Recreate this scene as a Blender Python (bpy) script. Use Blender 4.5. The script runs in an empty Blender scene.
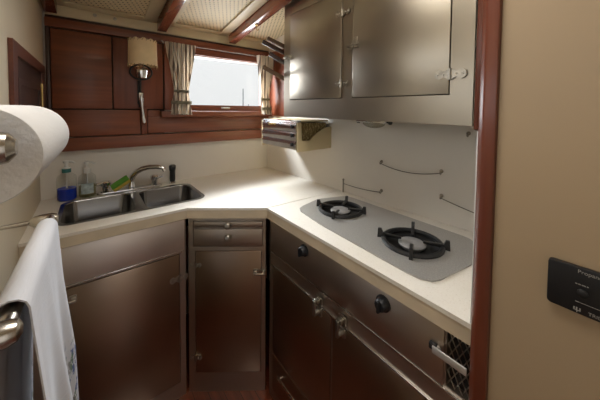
import bpy, bmesh, math, random
from mathutils import Vector, Matrix
random.seed(7)
PI = math.pi
scene = bpy.context.scene
C = scene.collection
F0 = -0.015            # floor level

# ------------------------------------------------------------------ materials
def srgb(r, g, b):
    f = lambda c: ((c/255)/12.92 if c/255 <= .04045 else ((c/255+.055)/1.055)**2.4)
    return (f(r), f(g), f(b), 1)

class NT:
    def __init__(self, name):
        self.m = bpy.data.materials.new(name); self.m.use_nodes = True
        self.t = self.m.node_tree; self.b = self.t.nodes['Principled BSDF']
        self.out = self.t.nodes['Material Output']
    def n(self, typ, **kw):
        x = self.t.nodes.new(typ)
        for k, v in kw.items(): setattr(x, k, v)
        return x
    def l(self, a, b): self.t.links.new(a, b)
    def coords(self, scale=(1,1,1), rot=(0,0,0)):
        c = self.n('ShaderNodeTexCoord'); mp = self.n('ShaderNodeMapping')
        mp.inputs['Scale'].default_value = scale; mp.inputs['Rotation'].default_value = rot
        self.l(c.outputs['Object'], mp.inputs['Vector']); return mp.outputs['Vector']
    def noise(self, vec, scale, detail=3, rough=.5):
        x = self.n('ShaderNodeTexNoise'); x.inputs['Scale'].default_value = scale
        x.inputs['Detail'].default_value = detail; x.inputs['Roughness'].default_value = rough
        self.l(vec, x.inputs['Vector']); return x.outputs['Fac']
    def ramp(self, fac, stops):
        x = self.n('ShaderNodeValToRGB'); e = x.color_ramp.elements
        while len(e) < len(stops): e.new(.5)
        for i, (p, c) in enumerate(stops): e[i].position = p; e[i].color = c
        self.l(fac, x.inputs['Fac']); return x.outputs['Color']
    def bump(self, h, strength, dist=.002):
        x = self.n('ShaderNodeBump'); x.inputs['Strength'].default_value = strength
        x.inputs['Distance'].default_value = dist
        self.l(h, x.inputs['Height']); self.l(x.outputs['Normal'], self.b.inputs['Normal'])
    def math(self, op, a, b=None):
        x = self.n('ShaderNodeMath', operation=op)
        for i, v in enumerate((a, b)):
            if v is None: continue
            if hasattr(v, 'links'): self.l(v, x.inputs[i])
            else: x.inputs[i].default_value = v
        return x.outputs[0]
    def setv(self, **kw):
        for k, v in kw.items(): self.b.inputs[k.replace('_', ' ')].default_value = v

def sc(c, k): return (c[0]*k, c[1]*k, c[2]*k, 1)

def plain(name, col, rough=.5, metal=0, coat=0, var=.08, scale=6, bump=0, bscale=60):
    q = NT(name); v = q.coords()
    f = q.noise(v, scale)
    q.l(q.ramp(f, [(.25, sc(col, 1-var)), (.75, sc(col, 1+var))]), q.b.inputs['Base Color'])
    q.setv(Roughness=rough, Metallic=metal, Coat_Weight=coat)
    q.b.inputs['Coat Roughness'].default_value = .12
    if bump: q.bump(q.noise(v, bscale), bump)
    return q.m

def wood(name, dark, light, axis=0, rough=.3, coat=.5, fine=70):
    q = NT(name); s = [1, 1, 1]; s = [fine*.5]*3; s[axis] = fine*.028
    v = q.coords(tuple(s)); f = q.noise(v, 1.0, 5, .6)
    s2 = [6]*3; s2[axis] = .8
    g = q.noise(q.coords(tuple(s2)), 1.0, 2)
    mix = q.math('ADD', q.math('MULTIPLY', f, .65), q.math('MULTIPLY', g, .35))
    q.l(q.ramp(mix, [(.3, dark), (.5, sc(dark, .5*(1+light[0]/dark[0]))), (.7, light)]), q.b.inputs['Base Color'])
    q.setv(Roughness=rough, Coat_Weight=coat); q.b.inputs['Coat Roughness'].default_value = .1
    q.bump(f, .08, .001); return q.m

def steel(name, col, rough=.3, axis=0, amt=.05, aniso=0):
    q = NT(name); s = [26]*3; s[axis] = 1.2
    f = q.noise(q.coords(tuple(s)), 1.0, 2, .5)
    g = q.noise(q.coords((1, 1, 1)), 4.0, 2)
    q.l(q.ramp(g, [(.3, sc(col, .90)), (.7, sc(col, 1.05))]), q.b.inputs['Base Color'])
    r = q.math('ADD', q.math('MULTIPLY', f, amt), q.math('ADD', q.math('MULTIPLY', g, .04), rough - amt/2 - .02))
    q.l(r, q.b.inputs['Roughness'])
    q.setv(Metallic=1.0, Anisotropic=aniso)
    return q.m

M = {}
M['cream'] = plain('cream_paint', (.72, .63, .47, 1), .55, var=.03, bump=.04, bscale=90)
M['tan'] = plain('tan_partition_paint', (.39, .29, .18, 1), .5, var=.03, scale=2, bump=.03, bscale=90)  # cream wall paint with its dim, warm light put into the colour
M['ceil_cream'] = plain('ceiling_cream_paint', (.68, .58, .39, 1), .5, var=.04)
M['splash'] = plain('white_laminate_wall', (.80, .76, .69, 1), .42, var=.03, scale=3)
M['mahog_x'] = wood('mahogany_grain_x', (.11, .030, .011, 1), (.27, .078, .026, 1), 0, .42, .12)
M['mahog_y'] = wood('mahogany_grain_y', (.07, .018, .009, 1), (.17, .044, .018, 1), 1, .4, .15)
M['mahog_z'] = wood('mahogany_grain_z', (.105, .026, .010, 1), (.25, .066, .023, 1), 2, .42, .12)
M['mahog_beam'] = wood('mahogany_beam', (.15, .038, .014, 1), (.32, .085, .028, 1), 1, .25, .6)
M['mahog_dark'] = wood('dark_mahogany', (.022, .007, .004, 1), (.05, .014, .008, 1), 2, .4, .2)
M['mahog_post'] = wood('mahogany_post', (.075, .017, .007, 1), (.17, .040, .015, 1), 2, .33, .2)
M['arm_wood'] = wood('weathered_dowel_wood', (.10, .06, .035, 1), (.22, .13, .07, 1), 0, .5, .1)
M['steel_x'] = steel('brushed_steel', (.50, .43, .36, 1), .37, 0, .03)
M['steel_door'] = steel('brushed_steel_door', (.38, .28, .205, 1), .30, 0, .01)  # browned to put the mirrored wood floor into the base colour
M['steel_scuffed'] = steel('scuffed_steel', (.84, .76, .69, 1), .46, 0, .06)
M['steel_up'] = steel('brushed_steel_upper', (.46, .42, .35, 1), .33, 0, .02)  # khaki tint puts the mirrored cream surfaces into the base colour
M['steel_sink'] = steel('sink_steel', (.24, .235, .23, 1), .22, 0, .0, 0)
M['chrome'] = plain('chrome', (.72, .72, .72, 1), .08, 1, var=.02)
M['chrome_soft'] = plain('worn_chrome', (.66, .67, .70, 1), .16, 1, var=.08, scale=20)
M['hw'] = plain('tarnished_chrome', (.46, .43, .37, 1), .3, 1, var=.25, scale=60)
M['nickel'] = plain('brushed_nickel', (.50, .46, .40, 1), .27, 1, var=.05)
M['alu'] = plain('dull_aluminium', (.62, .60, .57, 1), .5, .8, var=.06)
M['brass'] = plain('old_brass', (.55, .40, .16, 1), .3, 1, var=.15, scale=30)
M['black_plastic'] = plain('black_plastic', (.007, .007, .008, 1), .45)
M['iron'] = plain('black_cast_iron', (.010, .010, .010, 1), .42, bump=.3, bscale=200)
M['enamel'] = plain('black_enamel', (.006, .006, .006, 1), .6)
M['dark_gap'] = plain('dark_interior', (.012, .009, .007, 1), .8)  # near-black, puts the shade of gaps, slots and insides into colour
M['paper'] = plain('paper_towel', (.70, .69, .67, 1), .9, var=.03, bump=.5, bscale=160)
M['card'] = plain('roll_core_card', (.10, .07, .045, 1), .9)
M['plastic_cream'] = plain('aged_cream_plastic', (.66, .54, .32, 1), .4, var=.06)
M['shade'] = plain('parchment_shade', (.90, .72, .45, 1), .7, var=.10, scale=14)
M['lace'] = plain('shade_lacing', (.40, .26, .12, 1), .8)
M['white_plastic'] = plain('white_plastic', (.75, .75, .73, 1), .4)
M['green'] = plain('green_scourer', (.10, .30, .03, 1), .9, var=.2, scale=90, bump=.5, bscale=200)
M['yellow'] = plain('yellow_sponge', (.60, .42, .07, 1), .9, var=.15, scale=60, bump=.5, bscale=200)
M['blue_liquid'] = plain('blue_soap', (.003, .03, .42, 1), .15)
M['cord'] = plain('grey_cord', (.13, .11, .09, 1), .6)
M['steel_plate'] = plain('hook_steel', (.30, .27, .22, 1), .35, 1, var=.2)
M['cap'] = plain('burner_cap_grey', (.26, .25, .24, 1), .5, .3, var=.15, scale=40)
M['pole'] = plain('grey_pole', (.30, .31, .33, 1), .8)
M['lettering'] = plain('grey_lettering', (.28, .27, .25, 1), .6)

def counter_mat():
    q = NT('offwhite_worktop'); v = q.coords()
    f = q.noise(v, 240, 2); g = q.noise(v, 3.5, 4)
    a = q.ramp(f, [(.28, (.70, .65, .57, 1)), (.40, (.78, .735, .66, 1)), (.7, (.80, .76, .69, 1))])
    b = q.ramp(g, [(.3, (.94, .92, .88, 1)), (.7, (1, 1, 1, 1))])
    mx = q.n('ShaderNodeMix', data_type='RGBA', blend_type='MULTIPLY'); mx.inputs['Factor'].default_value = 1
    q.l(a, mx.inputs[6]); q.l(b, mx.inputs[7]); q.l(mx.outputs[2], q.b.inputs['Base Color'])
    q.setv(Roughness=.36); return q.m
M['counter'] = counter_mat()
M['counter_edge'] = plain('yellowed_worktop_edge', (.58, .48, .34, 1), .4, var=.12, scale=12)

def tile_mat():
    q = NT('perforated_ceiling_tile')
    v = q.coords((46, 46, 0), (0, 0, math.radians(24)))
    fr = q.n('ShaderNodeVectorMath', operation='FRACTION'); q.l(v, fr.inputs[0])
    sb = q.n('ShaderNodeVectorMath', operation='SUBTRACT'); q.l(fr.outputs[0], sb.inputs[0]); sb.inputs[1].default_value = (.5, .5, 0)
    ml = q.n('ShaderNodeVectorMath', operation='MULTIPLY'); q.l(sb.outputs[0], ml.inputs[0]); ml.inputs[1].default_value = (1, 1, 0)
    ln = q.n('ShaderNodeVectorMath', operation='LENGTH'); q.l(ml.outputs[0], ln.inputs[0])
    hole = q.ramp(ln.outputs['Value'], [(.15, (.10, .075, .04, 1)), (.22, (.74, .62, .40, 1))])
    q.l(hole, q.b.inputs['Base Color']); q.setv(Roughness=.6)
    return q.m
M['tile'] = tile_mat()

def cloth_mat(name, base, stripe, axis=0, freq=70, stripe_w=.35, trans=.35):
    q = NT(name); v = q.coords(); s = q.n('ShaderNodeSeparateXYZ'); q.l(v, s.inputs[0])
    w = q.math('FRACT', q.math('MULTIPLY', s.outputs[axis], freq))
    n = q.noise(q.coords((300, 300, 300)), 1, 2)
    col = q.ramp(w, [(stripe_w, stripe), (stripe_w+.08, base)])
    q.l(col, q.b.inputs['Base Color']); q.setv(Roughness=.9); q.bump(n, .2, .001)
    tr = q.n('ShaderNodeBsdfTranslucent'); q.l(col, tr.inputs['Color'])
    mx = q.n('ShaderNodeMixShader'); mx.inputs[0].default_value = trans
    q.l(q.b.outputs[0], mx.inputs[1]); q.l(tr.outputs[0], mx.inputs[2]); q.l(mx.outputs[0], q.out.inputs['Surface'])
    return q.m
M['curtain'] = cloth_mat('striped_curtain_cloth', (.82, .75, .65, 1), (.26, .21, .17, 1), 0, 42, .26, .5)
M['tie'] = plain('curtain_tie', (.30, .28, .21, 1), .9, var=.3, scale=80)

def towel_mat():
    q = NT('white_tea_towel'); v = q.coords()
    s = q.n('ShaderNodeSeparateXYZ'); q.l(v, s.inputs[0])
    n1 = q.noise(q.coords((60, 60, 22)), 1, 4, .7); n2 = q.noise(q.coords((26, 26, 14)), 1, 1)
    spot = q.ramp(n1, [(.50, (0, 0, 0, 1)), (.54, (1, 1, 1, 1))])
    # printed herb sprigs only low down and towards the far edge
    lo = q.ramp(q.math('MULTIPLY', s.outputs[2], -1), [(.27, (0, 0, 0, 1)), (.30, (1, 1, 1, 1))])
    far = q.ramp(s.outputs[1], [(.285, (0, 0, 0, 1)), (.31, (1, 1, 1, 1))])
    fac = q.math('MULTIPLY', q.math('MULTIPLY', spot, lo), far)
    hue = q.ramp(n2, [(.42, (.16, .15, .14, 1)), (.48, (.14, .24, .12, 1)), (.56, (.12, .16, .34, 1))])
    mx = q.n('ShaderNodeMix', data_type='RGBA'); q.l(fac, mx.inputs['Factor'])
    mx.inputs[6].default_value = (.66, .66, .69, 1); q.l(hue, mx.inputs[7])
    q.l(mx.outputs[2], q.b.inputs['Base Color']); q.setv(Roughness=.95)
    wv = q.noise(q.coords((20, 20, 420)), 1, 2); q.bump(wv, .35, .002)
    return q.m
M['towel'] = towel_mat()

def glass(name, col, alpha_mix=.12, rough=.02):
    q = NT(name); g = q.n('ShaderNodeBsdfGlossy'); g.inputs['Roughness'].default_value = rough
    t = q.n('ShaderNodeBsdfTransparent'); t.inputs['Color'].default_value = col
    mx = q.n('ShaderNodeMixShader'); lw = q.n('ShaderNodeLayerWeight'); lw.inputs['Blend'].default_value = .5; pw = q.math('ADD', q.math('MULTIPLY', q.math('POWER', lw.outputs['Facing'], 4.0), .55), .03)
    q.l(pw, mx.inputs[0]); q.l(t.outputs[0], mx.inputs[1]); q.l(g.outputs[0], mx.inputs[2])
    q.l(mx.outputs[0], q.out.inputs['Surface']); return q.m
M['glass'] = glass('window_glass', (.96, .97, .97, 1))
M['clear'] = glass('clear_bottle_plastic', (.95, .96, .95, 1), rough=.06)
M['lens'] = glass('frosted_lens', (.7, .68, .62, 1), rough=.15)

def floor_mat():
    q = NT('dark_plank_sole'); v = q.coords(); s = q.n('ShaderNodeSeparateXYZ'); q.l(v, s.inputs[0])
    w = q.math('FRACT', q.math('MULTIPLY', s.outputs[0], 16))
    line = q.ramp(w, [(.03, (.1, .1, .1, 1)), (.05, (1, 1, 1, 1))])
    f = q.noise(q.coords((45, 2.5, 45)), 1, 4)
    c = q.ramp(f, [(.3, (.10, .022, .010, 1)), (.7, (.20, .048, .02, 1))])
    mx = q.n('ShaderNodeMix', data_type='RGBA', blend_type='MULTIPLY'); mx.inputs['Factor'].default_value = 1
    q.l(c, mx.inputs[6]); q.l(line, mx.inputs[7]); q.l(mx.outputs[2], q.b.inputs['Base Color'])
    q.setv(Roughness=.32, Coat_Weight=.4); return q.m
M['floor'] = floor_mat()

def foil_mat():
    q = NT('wrap_box_print'); v = q.coords()
    w = q.n('ShaderNodeTexWave', wave_type='BANDS', bands_direction='X'); w.inputs['Scale'].default_value = 14
    w.inputs['Distortion'].default_value = 9; w.inputs['Detail'].default_value = 2; w.inputs['Detail Scale'].default_value = 4
    q.l(v, w.inputs['Vector'])
    q.l(q.ramp(w.outputs['Fac'], [(.80, (.17, .115, .03, 1)), (.92, (.42, .33, .16, 1))]), q.b.inputs['Base Color'])
    q.setv(Roughness=.45); return q.m
M['foil'] = foil_mat()

def cook_mat():
    q = NT('grey_cooktop_steel'); f = q.noise(q.coords((3, 240, 240)), 1, 3)
    g = q.noise(q.coords(), 220, 1)
    q.l(q.ramp(g, [(.35, (.40, .385, .36, 1)), (.75, (.48, .46, .43, 1))]), q.b.inputs['Base Color'])
    q.setv(Metallic=.55, Roughness=.42); q.bump(f, .03, .0005); return q.m
M['cook'] = cook_mat()

# ------------------------------------------------------------------ mesh builder
def aframe(d):
    d = Vector(d).normalized(); u = d.orthogonal().normalized(); return u, d.cross(u), d

class MB:
    def __init__(self): self.bm = bmesh.new()
    def _bev(self, verts, w, seg=2):
        if w <= 0: return
        es = {e for v in verts for e in v.link_edges}
        bmesh.ops.bevel(self.bm, geom=list(es), offset=w, segments=seg, profile=.5, affect='EDGES', clamp_overlap=True)
    def box(self, x0, x1, y0, y1, z0, z1, bev=.002, seg=2, mat=None):
        co = [(x, y, z) for z in (z0, z1) for y in (y0, y1) for x in (x0, x1)]
        if mat is not None: co = [mat @ Vector(c) for c in co]
        v = [self.bm.verts.new(c) for c in co]
        for f in ((0,2,3,1),(4,5,7,6),(0,1,5,4),(2,6,7,3),(0,4,6,2),(1,3,7,5)): self.bm.faces.new([v[i] for i in f])
        self._bev(v, bev, seg); return self
    def ring(self, c, u, w, r, seg): return [self.bm.verts.new(c + u*(math.cos(2*PI*i/seg)*r) + w*(math.sin(2*PI*i/seg)*r)) for i in range(seg)]
    def skin(self, rings, cap=True, close=False):
        n = len(rings[0]); R = list(rings) + ([rings[0]] if close else [])
        for a, b in zip(R, R[1:]):
            for i in range(n):
                self.bm.faces.new((a[i], a[(i+1) % n], b[(i+1) % n], b[i]))
        if cap and not close:
            self.bm.faces.new(list(reversed(rings[0]))); self.bm.faces.new(rings[-1])
        return self
    def cyl(self, p, q, r, r2=None, seg=20, bev=0):
        p, q = Vector(p), Vector(q); u, w, d = aframe(q-p); r2 = r if r2 is None else r2
        if bev:
            L = (q-p).length; prof = [(r-bev, 0), (r, bev), (r2, L-bev), (r2-bev, L)]
        else: prof = [(r, 0), (r2, (q-p).length)]
        return self.skin([self.ring(p + d*t, u, w, rr, seg) for rr, t in prof])
    def lathe(self, prof, o=(0,0,0), d=(0,0,1), seg=28, cap=True):
        o = Vector(o); u, w, d = aframe(d)
        return self.skin([self.ring(o + d*t, u, w, max(r, 1e-5), seg) for r, t in prof], cap)
    def tube(self, path, r, seg=10, cap=True, close=False):
        P = [Vector(p) for p in path]; n = len(P); rings = []; u = None
        for i in range(n):
            a = P[(i-1) % n] if close or i else P[0]; b = P[(i+1) % n] if close or i < n-1 else P[-1]
            t = (b-a).normalized()
            u = t.orthogonal().normalized() if u is None else (u - t*u.dot(t)).normalized()
            rr = r[i] if isinstance(r, (list, tuple)) else r
            rings.append(self.ring(P[i], u, t.cross(u), rr, seg))
        return self.skin(rings, cap, close)
    def sphere(self, c, r, s=(1,1,1), seg=18):
        m = Matrix.Translation(Vector(c)) @ Matrix.Diagonal((r*s[0], r*s[1], r*s[2], 1))
        bmesh.ops.create_uvsphere(self.bm, u_segments=seg, v_segments=seg//2+2, radius=1, matrix=m); return self
    def prism(self, poly, a0, a1, plane='xy', bev=0, holes=()):
        """polygon (with holes) extruded; plane xy -> along z, xz -> along y, yz -> along x"""
        def P(p, a): return {'xy': (p[0], p[1], a), 'xz': (p[0], a, p[1]), 'yz': (a, p[0], p[1])}[plane]
        new = []; es = []
        for loop in [poly] + list(holes):
            vs = [self.bm.verts.new(P(p, a0)) for p in loop]; new += vs
            for i in range(len(vs)): es.append(self.bm.edges.new((vs[i], vs[(i+1) % len(vs)])))
        if holes:
            r = bmesh.ops.triangle_fill(self.bm, edges=es, use_beauty=True)
            fs = [g for g in r['geom'] if isinstance(g, bmesh.types.BMFace)]
        else: fs = [self.bm.faces.new(new)]
        r = bmesh.ops.extrude_face_region(self.bm, geom=fs, use_keep_orig=True)
        vs = [g for g in r['geom'] if isinstance(g, bmesh.types.BMVert)]
        dv = Vector(P((0, 0), a1)) - Vector(P((0, 0), a0))
        bmesh.ops.translate(self.bm, verts=vs, vec=dv)
        if bev and not holes: self._bev(new + vs, bev)
        return self
    def grid(self, fn, nu, nv, thick=0):
        vs = [[self.bm.verts.new(fn(i/nu, j/nv)) for j in range(nv+1)] for i in range(nu+1)]
        fs = [self.bm.faces.new((vs[i][j], vs[i+1][j], vs[i+1][j+1], vs[i][j+1])) for i in range(nu) for j in range(nv)]
        if thick:
            bmesh.ops.recalc_face_normals(self.bm, faces=fs)
            bmesh.ops.solidify(self.bm, geom=fs, thickness=thick)
        return self
    def xf(self, m):
        bmesh.ops.transform(self.bm, matrix=m, verts=self.bm.verts); return self
    def build(self, name, mat, parent=None, world=False, mats=None, sharp=.6):
        if world and parent is not None: self.xf(WM[parent.name].inverted())
        bmesh.ops.recalc_face_normals(self.bm, faces=self.bm.faces)
        me = bpy.data.meshes.new(name); self.bm.to_mesh(me); self.bm.free()
        me.materials.append(mat)
        for m in (mats or []): me.materials.append(m)
        me.shade_smooth(); me.set_sharp_from_angle(angle=sharp)
        o = bpy.data.objects.new(name, me); C.objects.link(o)
        if parent is not None:
            o.parent = parent
            if parent.name in WM: WM[o.name] = WM[parent.name]
        return o

WM = {}
def tag(o, label, cat, group=None):
    o['label'] = label; o['category'] = cat
    if group: o['group'] = group
    return o
def thing(name, label, cat, loc=(0,0,0), rz=0, group=None):
    o = bpy.data.objects.new(name, None); C.objects.link(o)
    o.location = loc; o.rotation_euler = (0, 0, rz); o.empty_display_size = .05
    WM[o.name] = Matrix.Translation(Vector(loc)) @ Matrix.Rotation(rz, 4, 'Z')
    return tag(o, label, cat, group)
def solo(name, mb, mat, label, cat, loc, group=None):
    mb.xf(Matrix.Translation(-Vector(loc))); o = mb.build(name, mat); o.location = loc
    return tag(o, label, cat, group)
def copy_tree(o, parent=None):
    c = o.copy(); C.objects.link(c)
    if parent is not None: c.parent = parent
    for ch in [k for k in C.objects if k.parent == o]: copy_tree(ch, c)
    return c
def struct(name, mb, mat, parent=None):
    o = mb.build(name, mat, parent)
    o['kind'] = 'structure'; return o

def rrect(x0, x1, y0, y1, r, n=6):
    out = []
    for cx, cy, a in ((x1-r, y1-r, 0), (x0+r, y1-r, 90), (x0+r, y0+r, 180), (x1-r, y0+r, 270)):
        for i in range(n+1):
            t = math.radians(a + 90*i/n); out.append((cx + r*math.cos(t), cy + r*math.sin(t)))
    return out
def arc(p, q, sag, n=14, d=(0, 0, -1)):
    p, q, d = Vector(p), Vector(q), Vector(d)
    return [p.lerp(q, i/n) + d*(sag*4*(i/n)*(1-i/n)) for i in range(n+1)]

# ------------------------------------------------------------------ the setting
def rwx(y): return 1.135 + (1.868 - y)*.0295        # stove wall leans a little with the hull
ZC = 1.925; SL = .14
def cz(y): return ZC + SL*(1.845 - y) if y > -.25 else ZC + SL*2.095
YB = -1.75
struct('floor', MB().box(-.30, 1.30, YB-.1, 1.95, F0-.06, F0, 0), M['floor'])
struct('wall_left', MB().prism([(YB-.05, F0), (1.95, F0), (1.95, 2.3), (YB-.05, 2.3)], -.265, -.205, 'yz',
       holes=[[(-.15, 1.44), (.96, 1.44), (.96, 1.67), (-.15, 1.67)]]), M['cream'])
struct('wall_left_lining', MB().box(-.2055, -.181, 1.0, 1.866, 1.24, 2.2, 0), M['cream'])
# back wall: white laminate below, hole for the window
WX0, WX1, WZ0, WZ1 = .455, 1.10, 1.415, 1.75
struct('wall_back', MB().prism([(-.26, F0), (1.24, F0), (1.24, 2.2), (-.26, 2.2)], 1.867, 1.93, 'xz',
       holes=[[(WX0, WZ0), (WX1, WZ0), (WX1, WZ1), (WX0, WZ1)]]), M['splash'])
wr = MB()
wr.prism([(rwx(1.93), 1.93), (rwx(.14), .14), (rwx(.14)+.06, .14), (rwx(1.93)+.06, 1.93)], F0, 2.2)
struct('wall_right', wr, M['splash'])
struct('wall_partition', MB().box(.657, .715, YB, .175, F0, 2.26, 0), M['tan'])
struct('wall_niche', MB().box(.700, 1.20, .150, .203, F0, 2.2, 0), M['splash'])
struct('wall_rear', MB().prism([(-.27, F0), (.72, F0), (.72, 2.3), (-.27, 2.3)], YB-.06, YB, 'xz',
       holes=[[(-.12, .20), (.56, .20), (.56, 2.0), (-.12, 2.0)]]), M['cream'])  # opening added to let light in from behind
cl = MB()
HX0, HX1, HY0, HY1 = .02, .56, .12, .70          # ceiling opening made for the added overhead lamp
def slab(x0, x1, y0, y1):
    n = [cl.bm.verts.new((x, y, cz(y) + d)) for d in (0, .05) for y in (y0, y1) for x in (x0, x1)]
    for f in ((0,2,3,1),(4,5,7,6),(0,1,5,4),(2,6,7,3),(0,4,6,2),(1,3,7,5)): cl.bm.faces.new([n[i] for i in f])
slab(-.265, 1.26, HY1, 1.95)
slab(-.265, HX0, HY0, HY1); slab(HX1, 1.26, HY0, HY1)
slab(-.265, 1.26, -.25, HY0); slab(-.265, 1.26, YB-.05, -.2501)
struct('ceiling', cl, M['tile'])

# ceiling frames of cream battens, wooden beams
def sloped(x0, x1, y0, y1, drop, mb=None, up=.003, bev=.003):
    mb = mb or MB(); n0 = len(mb.bm.verts)
    co = [(x, y, cz(y) + dz) for dz in (-drop, -up) for y in (y0, y1) for x in (x0, x1)]
    v = [mb.bm.verts.new(c) for c in co]
    for f in ((0,2,3,1),(4,5,7,6),(0,1,5,4),(2,6,7,3),(0,4,6,2),(1,3,7,5)): mb.bm.faces.new([v[i] for i in f])
    mb._bev(v, bev); return mb
k = 1
def trim(mb, mat):
    global k
    o = struct('trim_%d' % k, mb, mat); k += 1; return o
BD = .066
hd = MB().box(-.17, 1.135, 1.842, 1.862, 1.862, 1.928, .002)
hdo = trim(hd, M['ceil_cream'])
for x in (.028, .118):
    sw_ = MB().lathe([(.009, 0), (.009, .002), (.006, .004), (.001, .004)], (x, 1.8425, 1.897), (0, -1, 0), 16).build('screw_head', M['hw'], hdo)
    sw_['kind'] = 'structure'
for x0, x1 in ((-.172, -.122), (.325, .376), (.782, .832)):
    trim(sloped(x0, x1, HY1+.02, 1.815, BD), M['mahog_beam'])
for x0, x1 in ((.255, .322), (.379, .425), (.712, .779), (.835, .85), (-.119, -.09)):
    trim(sloped(x0, x1, HY1+.02, 1.84, .012), M['ceil_cream'])
trim(sloped(-.13, 1.13, 1.79, 1.84, .012), M['ceil_cream'])

# wood panelling of the window wall
def panel(*a, mat='mahog_x', bev=.003): trim(MB().box(*a, bev), M[mat])
panel(-.172, 1.137, 1.832, 1.866, 1.803, 1.846)                  # top rail
panel(-.172, 1.137, 1.850, 1.866, 1.846, 1.862, mat='mahog_dark')# dark joint
panel(-.153, .100, 1.850, 1.866, 1.390, 1.797, mat='mahog_x')
panel(.106, .362, 1.850, 1.866, 1.390, 1.797, mat='mahog_z')
panel(.369, WX0+.012, 1.845, 1.866, 1.385, 1.800, mat='mahog_z')
panel(WX1-.012, 1.137, 1.838, 1.866, 1.385, 1.800, mat='mahog_z')
panel(-.172, 1.137, 1.858, 1.866, 1.235, 1.803, mat='mahog_dark') if False else None
panel(-.153, .236, 1.846, 1.866, 1.240, 1.384)
panel(.276, 1.137, 1.846, 1.866, 1.240, 1.340)
panel(.276, .342, 1.846, 1.866, 1.340, 1.384)
panel(.240, .272, 1.838, 1.866, 1.240, 1.400, mat='mahog_z')      # board below the lamp
panel(-.172, 1.137, 1.830, 1.866, 1.166, 1.235)                   # bottom rail
panel(.344, 1.137, 1.796, 1.866, 1.342, 1.379)                    # ledge below the window
panel(-.172, -.155, 1.842, 1.866, 1.235, 1.803, mat='mahog_dark') # dark corner post
panel(1.1315, 1.1385, 1.58, 1.830, 1.345, 1.846, mat='mahog_z')   # wood lining at the window end of the stove wall
# near-black sheet behind the panel joints, carrying the grooves' shade as colour
trim(MB().box(-.17, .37, 1.8605, 1.8665, 1.236, 1.802, 0), M['dark_gap'])

# window
wf = MB()
wf.prism([(WX0-.0, 1.380), (WX1+.0, 1.380), (WX1, 1.800), (WX0, 1.800)], 1.842, 1.900, 'xz',
         holes=[[(WX0+.022, 1.420), (WX1-.022, 1.420), (WX1-.022, 1.757), (WX0+.022, 1.757)]])
win = struct('window_1', wf, M['mahog_x'])
pane = struct('pane', MB().box(WX0+.02, WX1-.02, 1.872, 1.876, 1.418, 1.759, 0), M['glass'], win)
lt = MB().box(.735, .80, 1.834, 1.843, 1.394, 1.410, .002)
lt.cyl((.75, 1.842, 1.402), (.75, 1.828, 1.402), .006).cyl((.785, 1.842, 1.402), (.785, 1.828, 1.402), .006)
lt.box(.745, .79, 1.824, 1.830, 1.398, 1.406, .002)
struct('window_latch', lt, M['hw'], win)

# post at the end of the partition
post = MB().prism([(.645, .1755), (.645, .198), (.655, .210), (.700, .210), (.715, .205), (.715, .1755)], F0, 2.25, bev=.003)
trim(post, M['mahog_post'])
trim(MB().box(.668, .700, .2105, .2235, 1.357, 2.10, .003), M['mahog_post'])
trim(MB().box(.660, .700, .2105, .2135, .925, 1.355, .001), M['white_plastic'])

# ------------------------------------------------------------------ worktops
zc0, zc1 = .868, .92
wt = thing('worktop', 'off-white laminate worktop holding the double sink, running into the corner', 'worktop', (.3, 1.5, zc0))
polyA = [(-.204, 1.8655), (-.204, 1.315), (.357, 1.318), (.664, 1.092), (rwx(1.078)-.002, 1.078), (rwx(1.866)-.002, 1.8655)]
hole = rrect(-.112, .478, 1.412, 1.752, .05)
MB().prism(polyA, zc1-.012, zc1, holes=[hole]).build('top_sheet', M['counter'], wt, True)
MB().prism([(-.204, 1.335), (-.204, 1.317), (.3577, 1.320), (.664, 1.0945), (.690, 1.0945), (.690, 1.10), (.364, 1.339)], zc0, zc1-.0125).build('front_edge', M['counter_edge'], wt, True)
wt2 = thing('worktop', 'off-white laminate worktop around the two-burner cooktop', 'worktop', (.9, .6, zc0))
polyB = [(.664, 1.0875), (.664, .2115), (rwx(.2115)-.002, .2115), (rwx(1.0735)-.002, 1.0735)]
MB().prism(polyB, zc1-.012, zc1, holes=[[(.79, .37), (.79, .955), (1.03, .955), (1.03, .37)]]).build('top_sheet', M['counter'], wt2, True)
MB().prism([(.666, 1.0905), (.666, .2115), (.690, .2115), (.690, 1.0905)], zc0, zc1-.0125).build('front_edge', M['counter_edge'], wt2, True)

# ------------------------------------------------------------------ hardware shared by the cabinets
def hinge_mb(L=.07, h=.026):
    """strap hinge with lobed leaves on a face at y=0, standing out to -y, centred on the knuckle"""
    m = MB()
    for s in (-1, 1):
        pts = []
        for i in range(13):
            t = i/12; x = s*(.004 + (L/2-.004)*t)
            pts.append((x, h/2*(.80 + .20*math.cos(t*PI*3))*(1 if t < .93 else .6)))
        poly = pts + [(x, -z) for x, z in reversed(pts)]
        m.prism(poly, 0, -.003, 'xz')
        for t in (.42, .8): m.sphere((s*L/2*t, -.003, 0), .0035, (1, .6, 1), 10)
    m.cyl((0, -.004, -h/2-.002), (0, -.004, h/2+.002), .0048, seg=12)
    return m
def latch_mb(L=.062, h=.024, k=1.0):
    """slam latch: plate, keeper and a turned lever"""
    m = MB()
    m.prism(rrect(-L/2, -.003, -h/2, h/2, .006, 4), 0, -.004, 'xz').prism(rrect(.003, L/2, -h/2, h/2, .006, 4), 0, -.004, 'xz')
    m.cyl((-.016, 0, 0), (-.016, -.018, 0), .008, .006, seg=14)
    m.box(-.022, .022, -.022, -.016, -.004, .004, .0015)
    m.box(.010, .022, -.014, -.002, -.007, .007, .0015)
    return m.xf(Matrix.Scale(k, 4))
def put(mb, x, y, z, rot=0): return mb.xf(Matrix.Translation((x, y, z)) @ Matrix.Rotation(rot, 4, 'Y'))

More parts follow.
